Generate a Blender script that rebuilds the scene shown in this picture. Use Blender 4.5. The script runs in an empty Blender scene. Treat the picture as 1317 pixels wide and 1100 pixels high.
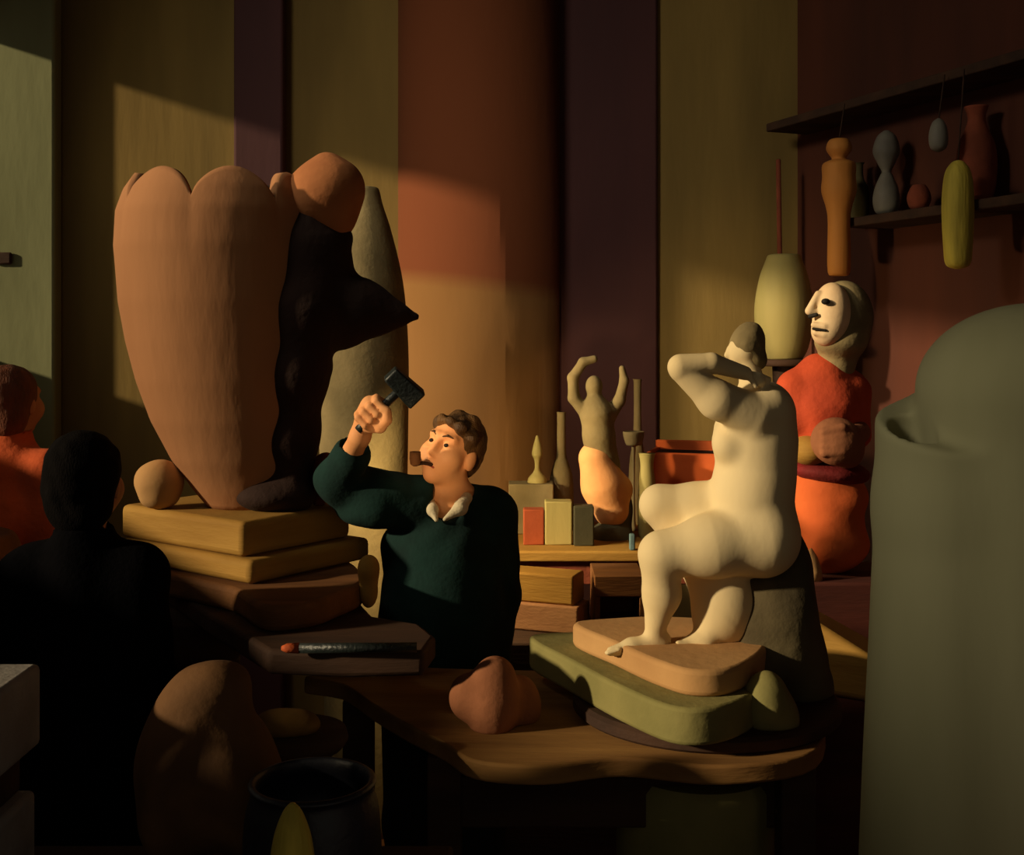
import bpy, math
import numpy as np
from mathutils import Vector, Matrix, Euler

# ------------------------------------------------------------------ camera model
F, CX, HY, CZ = 1500.0, 658.5, 430.0, 1.95
def P(px, py, Y):
    return Vector(((px-CX)/F*Y, Y, CZ-(py-HY)/F*Y))
def ONZ(px, py, z):
    Y = (CZ-z)*F/(py-HY)
    return Vector(((px-CX)/F*Y, Y, z))
scn = bpy.context.scene
COL = scn.collection
R = math.radians

# ------------------------------------------------------------------ materials
def lin(c):
    return tuple(((v/255)/12.92 if v/255 <= .04045 else ((v/255+.055)/1.055)**2.4) for v in c)
MATS = {}
def mat(name, rgb, rgb2=None, scale=5., stretch=(1, 1, 1), rough=.85, bump=.15, detail=4., spec=.25, bscale=None, lo=.35, hi=.68):
    """procedural: two tones of one paint / clay / wood mixed by noise, with a fine bump"""
    if name in MATS: return MATS[name]
    m = bpy.data.materials.new(name); m.use_nodes = True
    nt = m.node_tree; b = nt.nodes['Principled BSDF']
    b.inputs['Roughness'].default_value = rough
    b.inputs['Specular IOR Level'].default_value = spec
    tc = nt.nodes.new('ShaderNodeTexCoord'); mp = nt.nodes.new('ShaderNodeMapping')
    mp.inputs['Scale'].default_value = stretch
    nt.links.new(tc.outputs['Object'], mp.inputs['Vector'])
    n = nt.nodes.new('ShaderNodeTexNoise'); n.inputs['Scale'].default_value = scale; n.inputs['Detail'].default_value = detail
    nt.links.new(mp.outputs['Vector'], n.inputs['Vector'])
    cr = nt.nodes.new('ShaderNodeValToRGB')
    if rgb2 is None: rgb2 = tuple(max(0, v*.86-2) for v in rgb)
    cr.color_ramp.elements[0].position = lo; cr.color_ramp.elements[1].position = hi
    cr.color_ramp.elements[0].color = (*lin(rgb2), 1); cr.color_ramp.elements[1].color = (*lin(rgb), 1)
    nt.links.new(n.outputs['Fac'], cr.inputs['Fac'])
    nt.links.new(cr.outputs['Color'], b.inputs['Base Color'])
    if bump:
        n2 = nt.nodes.new('ShaderNodeTexNoise'); n2.inputs['Scale'].default_value = bscale or scale*9; n2.inputs['Detail'].default_value = 3
        nt.links.new(mp.outputs['Vector'], n2.inputs['Vector'])
        bp = nt.nodes.new('ShaderNodeBump'); bp.inputs['Strength'].default_value = bump; bp.inputs['Distance'].default_value = .01
        nt.links.new(n2.outputs['Fac'], bp.inputs['Height']); nt.links.new(bp.outputs['Normal'], b.inputs['Normal'])
    MATS[name] = m
    return m

# ------------------------------------------------------------------ object helpers
def tag(o, label=None, cat=None, group=None, kind=None):
    if label: o['label'] = label
    if cat: o['category'] = cat
    if group: o['group'] = group
    if kind: o['kind'] = kind
    return o
def thing(name, loc, label, cat, group=None):
    o = bpy.data.objects.new(name, None); COL.objects.link(o)
    o.empty_display_size = .1; o.location = loc
    return tag(o, label, cat, group)
def link(name, verts, faces, m, parent=None, origin=None, smooth=True, bevel=0., label=None):
    """verts are world coordinates; the object gets its origin at the parent's base (or at `origin`)"""
    v = np.asarray([tuple(x) for x in verts], dtype=float) if not isinstance(verts, np.ndarray) else verts.astype(float)
    if parent is not None:
        base = np.array(parent.location) if parent.parent is None else np.array(parent.location)+np.array(parent.parent.location)
    else:
        base = np.array(origin if origin is not None else (v[:, 0].mean(), v[:, 1].mean(), v[:, 2].min()))
    me = bpy.data.meshes.new(name)
    me.from_pydata((v-base).tolist(), [], [list(map(int, f)) for f in faces])
    me.update()
    me.polygons.foreach_set('use_smooth', [True]*len(me.polygons))
    if not smooth: me.set_sharp_from_angle(angle=R(28))
    o = bpy.data.objects.new(name, me); COL.objects.link(o)
    me.materials.append(m)
    if parent is not None: o.parent = parent
    else: o.location = base
    if bevel:
        b = o.modifiers.new('bevel', 'BEVEL'); b.width = bevel; b.segments = 3; b.limit_method = 'ANGLE'; b.angle_limit = R(35)
        b.harden_normals = False
    if label: o['label'] = label
    return o
def box_geo(x0, x1, y0, y1, z0, z1):
    v = [(x, y, z) for z in (z0, z1) for y in (y0, y1) for x in (x0, x1)]
    f = [(0, 2, 3, 1), (4, 5, 7, 6), (0, 1, 5, 4), (2, 6, 7, 3), (0, 4, 6, 2), (1, 3, 7, 5)]
    return v, f
def rbox_geo(corner, u, L, w, M, z0, z1):
    """box from its near corner: L along u, M along w (unit plan vectors)"""
    c = Vector((corner[0], corner[1])); u = Vector(u).normalized(); w = Vector(w).normalized()
    q = [c, c+w*M, c+w*M+u*L, c+u*L]
    return prism_geo([(p.x, p.y) for p in q], z0, z1)
def prism_geo(poly, z0, z1, tops=None):
    n = len(poly)
    a = sum(poly[i][0]*poly[(i+1) % n][1]-poly[(i+1) % n][0]*poly[i][1] for i in range(n))
    if a < 0:
        poly = poly[::-1]
        if tops: tops = tops[::-1]
    v = [(p[0], p[1], z0) for p in poly]+[(p[0], p[1], tops[i] if tops else z1) for i, p in enumerate(poly)]
    f = [tuple(range(n-1, -1, -1)), tuple(range(n, 2*n))]+[(i, (i+1) % n, n+(i+1) % n, n+i) for i in range(n)]
    return v, f
def lathe_geo(c, prof, n=48, cap=True):
    """prof: list of (r, z) bottom to top, about the vertical through c"""
    v, f = [], []
    for r, z in prof:
        for i in range(n):
            a = 2*math.pi*i/n
            v.append((c[0]+r*math.cos(a), c[1]+r*math.sin(a), z))
    for k in range(len(prof)-1):
        for i in range(n):
            j = (i+1) % n
            f.append((k*n+i, k*n+j, (k+1)*n+j, (k+1)*n+i))
    if cap:
        f.append(tuple(range(n-1, -1, -1))); f.append(tuple((len(prof)-1)*n+i for i in range(n)))
    return v, f
def merge(*gs):
    V, Fc = [], []
    for v, f in gs:
        o = len(V); V += list(v); Fc += [tuple(i+o for i in q) for q in f]
    return V, Fc
def catmull(pts, n=8, closed=False):
    pts = [Vector(p) for p in pts]; out = []; N = len(pts)
    rng = range(N) if closed else range(N-1)
    for i in rng:
        if closed: p0, p1, p2, p3 = pts[i-1], pts[i], pts[(i+1) % N], pts[(i+2) % N]
        else: p0, p1, p2, p3 = pts[max(i-1, 0)], pts[i], pts[i+1], pts[min(i+2, N-1)]
        for k in range(n):
            t = k/n
            out.append(.5*((2*p1)+(p2-p0)*t+(2*p0-5*p1+4*p2-p3)*t*t+(3*p1-p0-3*p2+p3)*t**3))
    if not closed: out.append(pts[-1])
    return out
def tube_geo(pts, rads, n=12):
    pts = [Vector(p) for p in pts]; v, f = [], []
    for i, p in enumerate(pts):
        d = (pts[min(i+1, len(pts)-1)]-pts[max(i-1, 0)]).normalized()
        a = d.orthogonal().normalized() if i == 0 else (a-d*a.dot(d)).normalized()
        b = d.cross(a)
        for k in range(n):
            t = 2*math.pi*k/n
            v.append(tuple(p+(a*math.cos(t)+b*math.sin(t))*rads[i]))
    for i in range(len(pts)-1):
        for k in range(n):
            j = (k+1) % n
            f.append((i*n+k, i*n+j, (i+1)*n+j, (i+1)*n+k))
    f.append(tuple(range(n-1, -1, -1))); f.append(tuple((len(pts)-1)*n+k for k in range(n)))
    return v, f

# ------------------------------------------------------------------ implicit surfaces: smooth bodies from blended round cones and ellipsoids
class Sdf:
    def __init__(self): self.ops = []
    def cone(self, a, ra, b, rb, k=.02, op='add'):
        self.ops.append((op, 'c', np.array(a, float), ra, np.array(b, float), rb, k)); return self
    def chain(self, pts, rads, k=.02):
        for i in range(len(pts)-1): self.cone(pts[i], rads[i], pts[i+1], rads[i+1], k)
        return self
    def ell(self, c, r, rot=None, k=.02, op='add'):
        m = np.array(rot.to_3x3()) if rot is not None else np.eye(3)
        self.ops.append((op, 'e', np.array(c, float), np.array(r, float), m, None, k)); return self
    def box(self, c, hf, rot=None, k=.01, op='add'):
        m = np.array(rot.to_3x3()) if rot is not None else np.eye(3)
        self.ops.append((op, 'b', np.array(c, float), np.array(hf, float), m, None, k)); return self
    def ball(self, c, r, k=.02, op='add'): return self.ell(c, (r, r, r), None, k, op)
    def geo(self, h=.005, wob=0., wf=20.):
        lo = np.full(3, 1e9); hi = -lo
        for o in self.ops:
            if o[0] == 'sub': continue
            if o[1] == 'c':
                for q, r in ((o[2], o[3]), (o[4], o[5])): lo = np.minimum(lo, q-r); hi = np.maximum(hi, q+r)
            else:
                r = o[3].max(); lo = np.minimum(lo, o[2]-r); hi = np.maximum(hi, o[2]+r)
        kmax = max(o[-1] for o in self.ops)
        lo -= kmax*.5+4*h; hi += kmax*.5+4*h
        n = np.ceil((hi-lo)/h).astype(int)+1
        ax = [(lo[i]+h*np.arange(n[i])).astype(np.float32) for i in range(3)]
        Fd = np.full(tuple(n), 10., np.float32)
        for o in self.ops:
            op, ty, k = o[0], o[1], o[-1]
            if ty == 'c': bl = np.minimum(o[2]-o[3], o[4]-o[5]); bh = np.maximum(o[2]+o[3], o[4]+o[5])
            else: r = np.linalg.norm(o[3]) if ty == 'b' else o[3].max(); bl = o[2]-r; bh = o[2]+r
            pad = k+4*h
            i0 = np.clip(np.floor((bl-pad-lo)/h).astype(int), 0, n-1); i1 = np.clip(np.ceil((bh+pad-lo)/h).astype(int)+1, 1, n)
            if (i1 <= i0).any(): continue
            sl = tuple(slice(a, b) for a, b in zip(i0, i1))
            X = ax[0][sl[0]][:, None, None]; Y = ax[1][sl[1]][None, :, None]; Z = ax[2][sl[2]][None, None, :]
            if ty == 'c':
                a, ra, b, rb = o[2], o[3], o[4], o[5]
                d = b-a; L2 = max(float(d@d), 1e-12)
                t = np.clip(((X-a[0])*d[0]+(Y-a[1])*d[1]+(Z-a[2])*d[2])/L2, 0, 1)
                D = np.sqrt((X-a[0]-t*d[0])**2+(Y-a[1]-t*d[1])**2+(Z-a[2]-t*d[2])**2)-(ra+(rb-ra)*t)
            else:
                c, r, m = o[2], o[3], o[4]
                dx, dy, dz = X-c[0], Y-c[1], Z-c[2]
                q = [m[0, i]*dx+m[1, i]*dy+m[2, i]*dz for i in range(3)]
                if ty == 'b':
                    qq = [np.abs(q[i])-r[i] for i in range(3)]
                    D = np.sqrt(sum(np.maximum(v_, 0)**2 for v_ in qq))+np.minimum(np.maximum(np.maximum(qq[0], qq[1]), qq[2]), 0)
                else:
                  k0 = np.sqrt(sum((q[i]/r[i])**2 for i in range(3))); k1 = np.sqrt(sum((q[i]/r[i]**2)**2 for i in range(3)))
                  D = k0*(k0-1)/np.maximum(k1, 1e-9)
                  D = np.where(k0 < 1e-4, -r.min(), D)
            cur = Fd[sl]
            if op == 'add':
                hh = np.maximum(k-np.abs(cur-D), 0)/k
                Fd[sl] = np.minimum(cur, D)-hh*hh*k*.25
            else:
                D = -D
                hh = np.maximum(k-np.abs(cur-D), 0)/k
                Fd[sl] = np.maximum(cur, D)+hh*hh*k*.25
        if wob:
            X = ax[0][:, None, None]; Y = ax[1][None, :, None]; Z = ax[2][None, None, :]
            Fd += (wob*(np.sin(X*wf+1.3*np.sin(Z*wf*.6))*np.sin(Y*wf*1.1+.7)*np.sin(Z*wf*.83+1.9*np.sin(X*wf*.5)))).astype(np.float32)
        return nets(Fd, lo, h)
def nets(Fd, o, h):
    ins = Fd < 0
    s = [slice(None, -1), slice(1, None)]
    c = np.zeros(tuple(np.array(Fd.shape)-1), np.uint8)
    for a in (0, 1):
        for b in (0, 1):
            for d in (0, 1): c += ins[s[a], s[b], s[d]]
    act = (c > 0) & (c < 8)
    idx = np.argwhere(act)
    vid = np.full(act.shape, -1, np.int64); vid[act] = np.arange(len(idx))
    cor = [(a, b, d) for a in (0, 1) for b in (0, 1) for d in (0, 1)]
    V = np.stack([Fd[idx[:, 0]+a, idx[:, 1]+b, idx[:, 2]+d] for a, b, d in cor], 1)
    acc = np.zeros((len(idx), 3)); cnt = np.zeros(len(idx))
    for i in range(8):
        for j in range(i+1, 8):
            if sum(abs(cor[i][q]-cor[j][q]) for q in range(3)) != 1: continue
            m = (V[:, i] < 0) != (V[:, j] < 0)
            t = V[m, i]/(V[m, i]-V[m, j])
            acc[m] += np.array(cor[i])+(np.array(cor[j])-np.array(cor[i]))*t[:, None]; cnt[m] += 1
    verts = (idx+acc/cnt[:, None])*h+o
    faces = []
    for axd in range(3):
        b, d = (axd+1) % 3, (axd+2) % 3
        lo_ = [slice(None)]*3; hi_ = [slice(None)]*3
        lo_[axd] = slice(None, -1); hi_[axd] = slice(1, None)
        A, B = ins[tuple(lo_)], ins[tuple(hi_)]
        for flip, m in ((False, A & ~B), (True, ~A & B)):
            e = np.argwhere(m)
            e = e[(e[:, b] > 0) & (e[:, d] > 0) & (e[:, b] < ins.shape[b]-1) & (e[:, d] < ins.shape[d]-1)]
            if not len(e): continue
            q = []
            for ob, od in ((-1, -1), (0, -1), (0, 0), (-1, 0)):
                g = e.copy(); g[:, b] += ob; g[:, d] += od
                q.append(vid[g[:, 0], g[:, 1], g[:, 2]])
            q = np.stack(q, 1)
            if flip: q = q[:, ::-1]
            faces.append(q[(q >= 0).all(1)])
    return verts, np.concatenate(faces).tolist()
def sobj(S, name, m, parent=None, h=.005, origin=None, label=None, wob=0., wf=20., zmin=None):
    v, f = S.geo(h, wob, wf)
    if zmin is not None: v[:, 2] = np.maximum(v[:, 2], zmin)
    return link(name, v, f, m, parent, origin, True, 0., label)
def xf(M, o):
    return lambda p: o+M@Vector(p)

# ------------------------------------------------------------------ palette
olive_wall = mat('olive_plaster', (146, 120, 66), (110, 90, 50), 2.2, (1, 1, .18), .95, .25)
red_wall = mat('red_brown_panelling', (92, 48, 32), (68, 36, 26), 2.2, (1, 1, .15), .8, .2)
grey_green = mat('grey_green_plaster', (150, 152, 112), (126, 128, 92), 2., (1, 1, .3), .95, .2)
floor_m = mat('brown_floor_boards', (120, 78, 42), (80, 50, 28), 3., (.3, 2, 1), .7, .2)
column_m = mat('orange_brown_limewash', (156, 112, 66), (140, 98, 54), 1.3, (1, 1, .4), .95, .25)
def upper_shade(m, z, rgb, slope):
    # slanted edge of the light on the shaft painted in: redder, darker colour above
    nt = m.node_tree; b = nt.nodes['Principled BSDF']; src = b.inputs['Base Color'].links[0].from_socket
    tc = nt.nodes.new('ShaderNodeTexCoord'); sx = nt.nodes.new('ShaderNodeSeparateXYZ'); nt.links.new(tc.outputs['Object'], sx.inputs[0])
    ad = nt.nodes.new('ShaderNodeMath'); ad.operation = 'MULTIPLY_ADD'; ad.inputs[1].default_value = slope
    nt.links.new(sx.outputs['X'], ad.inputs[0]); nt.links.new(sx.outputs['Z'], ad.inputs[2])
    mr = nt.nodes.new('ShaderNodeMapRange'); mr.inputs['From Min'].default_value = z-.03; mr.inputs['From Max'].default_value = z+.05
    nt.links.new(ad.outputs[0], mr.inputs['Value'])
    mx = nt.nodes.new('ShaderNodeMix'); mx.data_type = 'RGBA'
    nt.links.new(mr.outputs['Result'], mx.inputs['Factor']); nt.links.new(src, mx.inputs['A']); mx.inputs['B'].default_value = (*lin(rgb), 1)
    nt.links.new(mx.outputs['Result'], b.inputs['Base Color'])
upper_shade(column_m, 2.18, (122, 66, 38), .12)
purple = mat('dark_purple_paint', (84, 50, 50), (68, 41, 43), 2., (1, 1, .2), .8, .2)
terra = mat('warm_tan_clay', (166, 116, 78), (152, 104, 68), 3., (1, 1, .25), .9, .2)
dark_clay = mat('dark_brown_clay', (50, 32, 26), (38, 24, 20), 5., (1, 1, 1), .9, .35)
dome_m = mat('ochre_brown_clay', (180, 116, 70), (150, 92, 54), 4., (1, 1, 1), .9, .25)
yellow_wood = mat('ochre_yellow_wood', (172, 132, 62), (150, 110, 46), 4., (.6, .6, 4), .8, .2)
brown_wood = mat('mid_brown_wood', (128, 84, 46), (100, 64, 36), 4., (.4, 3, 3), .8, .2)
dark_wood = mat('dark_brown_wood', (74, 50, 35), (54, 37, 28), 4., (.5, 3, 3), .8, .2)
rose_wood = mat('rosy_brown_wood', (168, 122, 84), (146, 102, 70), 4., (.5, 3, 3), .8, .2)
plaster = mat('cream_plaster', (232, 212, 168), (224, 200, 152), 3., (1, 1, .6), .9, .12)
tan_plaster = mat('tan_plaster', (196, 152, 100), (178, 134, 86), 4., (1, 1, 1), .9, .15)
rock_m = mat('grey_brown_plaster', (168, 148, 104), (110, 96, 66), 5., (1, 1, 1), .9, .3)
green_stone = mat('moss_green_stone', (150, 140, 86), (124, 118, 70), 4., (1, 1, 1), .85, .2)
olive_clay = mat('grey_olive_clay', (150, 142, 108), (126, 120, 86), 2.2, (1, 1, .25), .85, .2)
orange = mat('orange_terracotta', (214, 104, 50), (196, 90, 42), 4., (1, 1, 1), .85, .2)
red_cloth = mat('vermilion_paint', (206, 82, 46), (180, 68, 40), 5., (1, 1, 1), .85, .3)
crimson = mat('crimson_paint', (122, 26, 28), (90, 24, 22), 8., (1, 1, 1), .8, .3)
pear_m = mat('pale_green_glaze', (176, 158, 98), (140, 130, 78), 3., (1, 1, .3), .7, .15)
skin = mat('warm_skin', (244, 180, 124), (234, 160, 104), 8., (1, 1, 1), .6, .05)
skin_dim = mat('olive_skin', (190, 130, 90), (176, 116, 80), 8., (1, 1, 1), .6, .05)
hair_m = mat('brown_hair', (104, 74, 40), (62, 42, 24), 30., (1, 1, .3), .6, .5)
dark_hair = mat('near_black_hair', (13, 10, 10), (9, 7, 7), 30., (1, 1, .3), .9, .4, spec=.05)
red_hair = mat('reddish_brown_hair', (120, 62, 36), (74, 46, 32), 20., (1, 1, .3), .7, .5)
sweater_m = mat('dark_teal_wool', (20, 50, 46), (14, 36, 34), 8., (1, 1, 1), .95, .2)
trouser_m = mat('dark_grey_cloth', (40, 38, 36), None, 12., (1, 1, 1), .95, .3)
black_cloth = mat('black_cloth', (12, 11, 14), (8, 8, 10), 8., (1, 1, 1), 1., .3, spec=.02)
orange_cloth = mat('orange_red_cloth', (222, 104, 54), (186, 80, 42), 5., (1, 1, 1), .95, .4)
white_cloth = mat('off_white_cloth', (236, 220, 184), None, 12., (1, 1, 1), .9, .3)
iron = mat('dark_iron', (34, 42, 40), (22, 28, 28), 12., (1, 1, 1), .45, .3, spec=.5)
rust = mat('rust_orange_tip', (206, 96, 44), (160, 70, 34), 12., (1, 1, 1), .7, .3)
navy = mat('navy_black_glaze', (34, 36, 48), (24, 25, 34), 5., (1, 1, 1), .45, .2, spec=.5)
gourd_m = mat('olive_yellow_skin', (220, 196, 80), (150, 134, 52), 14., (1, 1, .12), .7, .3)
grey_stone = mat('grey_stone', (160, 154, 148), (130, 124, 118), 5., (1, 1, 1), .9, .3)
clay_red = mat('red_brown_clay', (150, 76, 52), (116, 58, 40), 6., (1, 1, 1), .9, .3)
clay_pink = mat('pinkish_brown_clay', (156, 100, 68), (132, 82, 54), 5., (1, 1, 1), .9, .25)
peach = mat('lit_peach_plaster', (236, 172, 112), (214, 150, 96), 5., (1, 1, 1), .9, .2)
dusk_olive = mat('dusky_olive_clay', (140, 122, 84), (112, 98, 66), 5., (1, 1, 1), .9, .25)
face_m = mat('painted_pale_face', (244, 214, 170), (230, 192, 146), 8., (1, 1, 1), .7, .1)
blackish = mat('dark_paint', (40, 34, 26), None, 12., (1, 1, 1), .7, .1)
lip_m = mat('lip_red', (186, 84, 58), None, 12., (1, 1, 1), .5, 0)
grey_bulb = mat('cool_grey_glaze', (130, 124, 112), (104, 98, 90), 5., (1, 1, 1), .6, .2)
amber = mat('amber_brown_wood', (210, 138, 64), (176, 110, 50), 5., (1, 1, .15), .7, .2)
blue_m = mat('dull_blue_paint', (98, 124, 130), None, 6., (1, 1, 1), .8, .2)

# ------------------------------------------------------------------ setting
def struct(name, geo, m, bevel=0., smooth=False):
    o = link(name, geo[0], geo[1], m, None, (0, 0, 0), smooth, bevel); o['kind'] = 'structure'; return o
WY = 5.8                                    # back wall
struct('floor', box_geo(-2.8, 3.9, -1.5, WY+.2, -.12, 0), floor_m)
struct('ceiling', box_geo(-2.8, 3.9, -1.5, WY+.2, 4.3, 4.4), dark_wood)
struct('wall_back', box_geo(-2.8, 3.9, WY, WY+.2, 0, 4.3), olive_wall)
WX = -2.6; w0, w1, s0, s1 = 1.25, 5.72, 1.84, 3.47        # the studio window in the left wall
struct('wall_left', merge(box_geo(WX-.15, WX, -1.5, w0, 0, 4.3), box_geo(WX-.15, WX, w1, WY, 0, 4.3),
       box_geo(WX-.15, WX, w0, w1, 0, s0), box_geo(WX-.15, WX, w0, w1, s1, 4.3)), olive_wall)
struct('window_1', merge(box_geo(WX-.12, WX-.06, w0, w1, s0, s0+.03), box_geo(WX-.12, WX-.06, w0, w1, s1-.03, s1),
       box_geo(WX-.12, WX-.06, w0, w0+.03, s0, s1), box_geo(WX-.12, WX-.06, w1-.03, w1, s0, s1)), dark_wood)
def wallx(Y): return 1.30+.395*(WY-Y)+.12                # the right wall runs at a slant
u = Vector((.395, -1)).normalized(); nrm = Vector((1, .395)).normalized()
a = Vector((wallx(WY), WY)); b = Vector((wallx(-.2), -.2))
struct('wall_right', prism_geo([tuple(a), tuple(b), tuple(b+nrm*.15), tuple(a+nrm*.15)], 0, 4.3), red_wall)

# pillars
v, f = [], []
cY = WY+.07; cX = (615-CX)/F*5.6; cr = .41
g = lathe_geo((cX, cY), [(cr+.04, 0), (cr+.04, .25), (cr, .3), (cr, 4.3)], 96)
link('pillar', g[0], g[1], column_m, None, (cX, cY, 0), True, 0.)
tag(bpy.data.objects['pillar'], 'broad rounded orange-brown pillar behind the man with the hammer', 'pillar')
def sq_pillar(px0, px1, Y, m, label):
    x0, x1 = (px0-CX)/F*Y, (px1-CX)/F*Y
    g = box_geo(x0, x1, Y, WY, 0, 4.3)
    o = link('pillar', g[0], g[1], m, None, ((x0+x1)/2, (Y+WY)/2, 0), False, .015)
    tag(o, label, 'pillar'); return o
sq_pillar(716, 846, 5.77, purple, 'wide dark purple flat pillar right of the orange-brown one')
sq_pillar(300, 364, 5.7, purple, 'narrow dark post rising behind the big scalloped vase sculpture')
sq_pillar(-50, 70, 5.70, grey_green, 'pale grey-green pillar at the far left edge')
g = box_geo(-2.53, -2.44, 5.68, 5.70, 2.29, 2.35)
tag(link('wall_peg', g[0], g[1], dark_wood, None, None, False, .012), 'small dark peg sticking out of the pale grey-green pillar', 'peg')

# ------------------------------------------------------------------ the big sculpture and its stand
ST = 1.20
ul, ur = (-.8, .6), (.6, .8)
pd = (-.92, 3.42)
stand = thing('modelling_stand', (pd[0], pd[1], 0), 'dark brown sculptor stand with broad irregular top under the scalloped sculpture', 'stand')
poly = [ONZ(*q, ST) for q in ((200, 742), (262, 785), (345, 836), (440, 840), (545, 838), (560, 818), (540, 802), (480, 792), (450, 760), (400, 722), (300, 712))]
g = prism_geo([(p.x, p.y) for p in poly], ST-.06, ST); link('top', g[0], g[1], dark_wood, stand, None, False, .012)
g = lathe_geo(pd, [(.16, .05), (.14, .1), (.12, .5), (.12, 1.0), (.2, ST-.06)], 32); link('pedestal', g[0], g[1], dark_wood, stand)
g = box_geo(pd[0]-.3, pd[0]+.3, pd[1]-.3, pd[1]+.3, 0, .05); link('foot', g[0], g[1], dark_wood, stand, None, False, .01)

bz = 1.268
pts = catmull([ONZ(*q, bz) for q in ((196, 728), (250, 745), (300, 757), (338, 778), (392, 776), (430, 765), (470, 742), (430, 712), (330, 690), (240, 690))], 6, True)
g = prism_geo([(p.x, p.y) for p in pts], ST, bz)
tag(link('wavy_board', g[0], g[1], brown_wood, None, None, False, .015), 'wavy-edged brown board lying lowest under the two blocks', 'board')
c2 = P(322, 714, 3.16); c1 = P(312, 672, 3.2)
g = rbox_geo((c2.x, c2.y), ul, .60, ur, .47, bz, 1.335)
tag(link('wooden_block', g[0], g[1], yellow_wood, None, None, False, .02), 'lower, wider ochre block on the wavy board below the sculpture', 'block', 'blocks under the sculpture')
g = rbox_geo((c1.x, c1.y), ul, .56, ur, .42, 1.335, 1.434)
tag(link('wooden_block', g[0], g[1], yellow_wood, None, None, False, .018), 'upper ochre block on which the scalloped sculpture stands directly', 'block', 'blocks under the sculpture')

VB = 1.434
VY = 3.52
sculpt = thing('clay_sculpture', ((318-CX)/F*VY, VY, VB), 'huge tan vase-shaped sculpture with scalloped rim, dark beaked mass and round knob', 'sculpture')
prof = [(661, 318, 50), (650, 317, 58), (640, 316, 65), (600, 309, 86), (550, 300, 103), (500, 293, 114), (450, 287, 121), (400, 283, 126), (330, 279, 127.5), (285, 278, 123), (258, 278, 113), (236, 278, 98)]
sc = VY/F
def vprof(y):
    ys = [q[0] for q in prof][::-1]; return np.interp(y, ys, [q[1] for q in prof][::-1]), np.interp(y, ys, [q[2] for q in prof][::-1])
def vz(y): return VB+(661-y)*sc
nth, nz_ = 210, 70
def ring_pt(th, t, inner):
    # th measured from the camera-facing side, positive to the right
    lobes = 7; ph = ((math.degrees(th)+2)/(360/lobes)) % 1.0
    rim = 280-44*max(0., 1-(2*ph-1)**2)**.55
    y = 661+(rim-661)*t
    cx_, r = vprof(y)
    bulge = 1+.035*(1-(2*ph-1)**2)*max(0, (t-.75)/.25)-.012*max(0, (t-.75)/.25)
    r = r*bulge*sc
    if inner: r = max(r-.03, .01); y = max(min(y, 640), rim+1.0)
    X = (cx_-CX)*sc+r*math.sin(th); Y = VY-r*math.cos(th)*.9
    return (X, Y, vz(y))
v = []
for inner in (0, 1):
    for k in range(nz_+1):
        t = k/nz_
        for i in range(nth): v.append(ring_pt(2*math.pi*i/nth-math.pi, t, inner))
f = []
off = (nz_+1)*nth
for k in range(nz_):
    for i in range(nth):
        j = (i+1) % nth
        f.append((k*nth+i, k*nth+j, (k+1)*nth+j, (k+1)*nth+i))
        f.append((off+k*nth+i, off+(k+1)*nth+i, off+(k+1)*nth+j, off+k*nth+j))
for i in range(nth):
    j = (i+1) % nth
    f.append((nz_*nth+i, nz_*nth+j, off+nz_*nth+j, off+nz_*nth+i))
f.append(tuple(range(nth-1, -1, -1))); f.append(tuple(off+i for i in range(nth)))
link('scalloped_body', v, f, terra, sculpt)
q = lambda px, py, Y=3.5: P(px, py, Y)
d = 3.5/F
S = Sdf()
S.chain([q(372, 640, 3.46), q(372, 560, 3.45), q(378, 480, 3.44), q(388, 400, 3.46), q(392, 330, 3.5), q(372, 275, 3.54)], [24*d, 34*d, 40*d, 50*d, 52*d, 36*d], .06)
S.cone(q(398, 400), 52*d, q(468, 396), 33*d, .04); S.cone(q(468, 396), 35*d, q(534, 407), 6*d, .03); S.cone(q(440, 420), 30*d, q(510, 408), 12*d, .04)
S.cone(q(415, 340), 30*d, q(440, 375), 26*d, .05)
S.cone(q(405, 300), 38*d, q(440, 304), 12*d, .03); S.cone(q(345, 262), 22*d, q(372, 275), 30*d, .04)
S.cone(q(395, 440), 34*d, q(412, 470), 10*d, .05)
S.ell(q(352, 636, 3.46), (52*d, .12, 22*d), None, .05)
sobj(S, 'shaded_core', dark_clay, sculpt, .006, wob=.004, wf=28, zmin=VB)  # dark clay colour holds the shade of the sculpture's unlit side
S = Sdf(); S.ell(q(418, 251, 3.5), (54*d, 48*d, 46*d), Euler((0, R(-35), 0)).to_matrix(), .02)
S.ell(q(430, 280, 3.5), (26*d, 30*d, 30*d), None, .04)
S.cone(q(372, 248, 3.5), 10*d, q(420, 215, 3.5), 18*d, .03)
sobj(S, 'knob', dome_m, sculpt, .005, label='rounded ochre-brown knob')

# small things on the blocks
def lump(name, px, py, Y, rx, ry, m, label, cat, base, group=None, wob=.002, extra=None, ryd=None, rot=None):
    """rounded lump: centre pixel, radii in pixels at its depth; resting on z = base"""
    s = Y/F; S = Sdf(); c = P(px, py, Y)
    S.ell(c, (rx*s, (ryd or rx)*s, ry*s), rot, .02)
    for e in extra or []:
        S.ell(P(e[0], e[1], Y+(e[4] if len(e) > 4 else 0)), (e[2]*s, e[2]*s, e[3]*s), None, .03)
    o = sobj(S, name, m, None, max(.003, min(rx, ry)*s/14), wob=wob, wf=40, zmin=base)
    return tag(o, label, cat, group)
lump('clay_pot', 205, 620, 3.46, 31, 29, tan_plaster, 'small pale egg-shaped pot on the block, left of the vase sculpture', 'pot', VB, extra=[(205, 640, 22, 14)])
lump('clay_lump', 418, 606, 3.52, 19, 24, clay_red, 'small red-brown lump squeezed between the sculpture and the man\'s raised elbow', 'clay lump', VB, extra=[(410, 640, 10, 14)])
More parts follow.
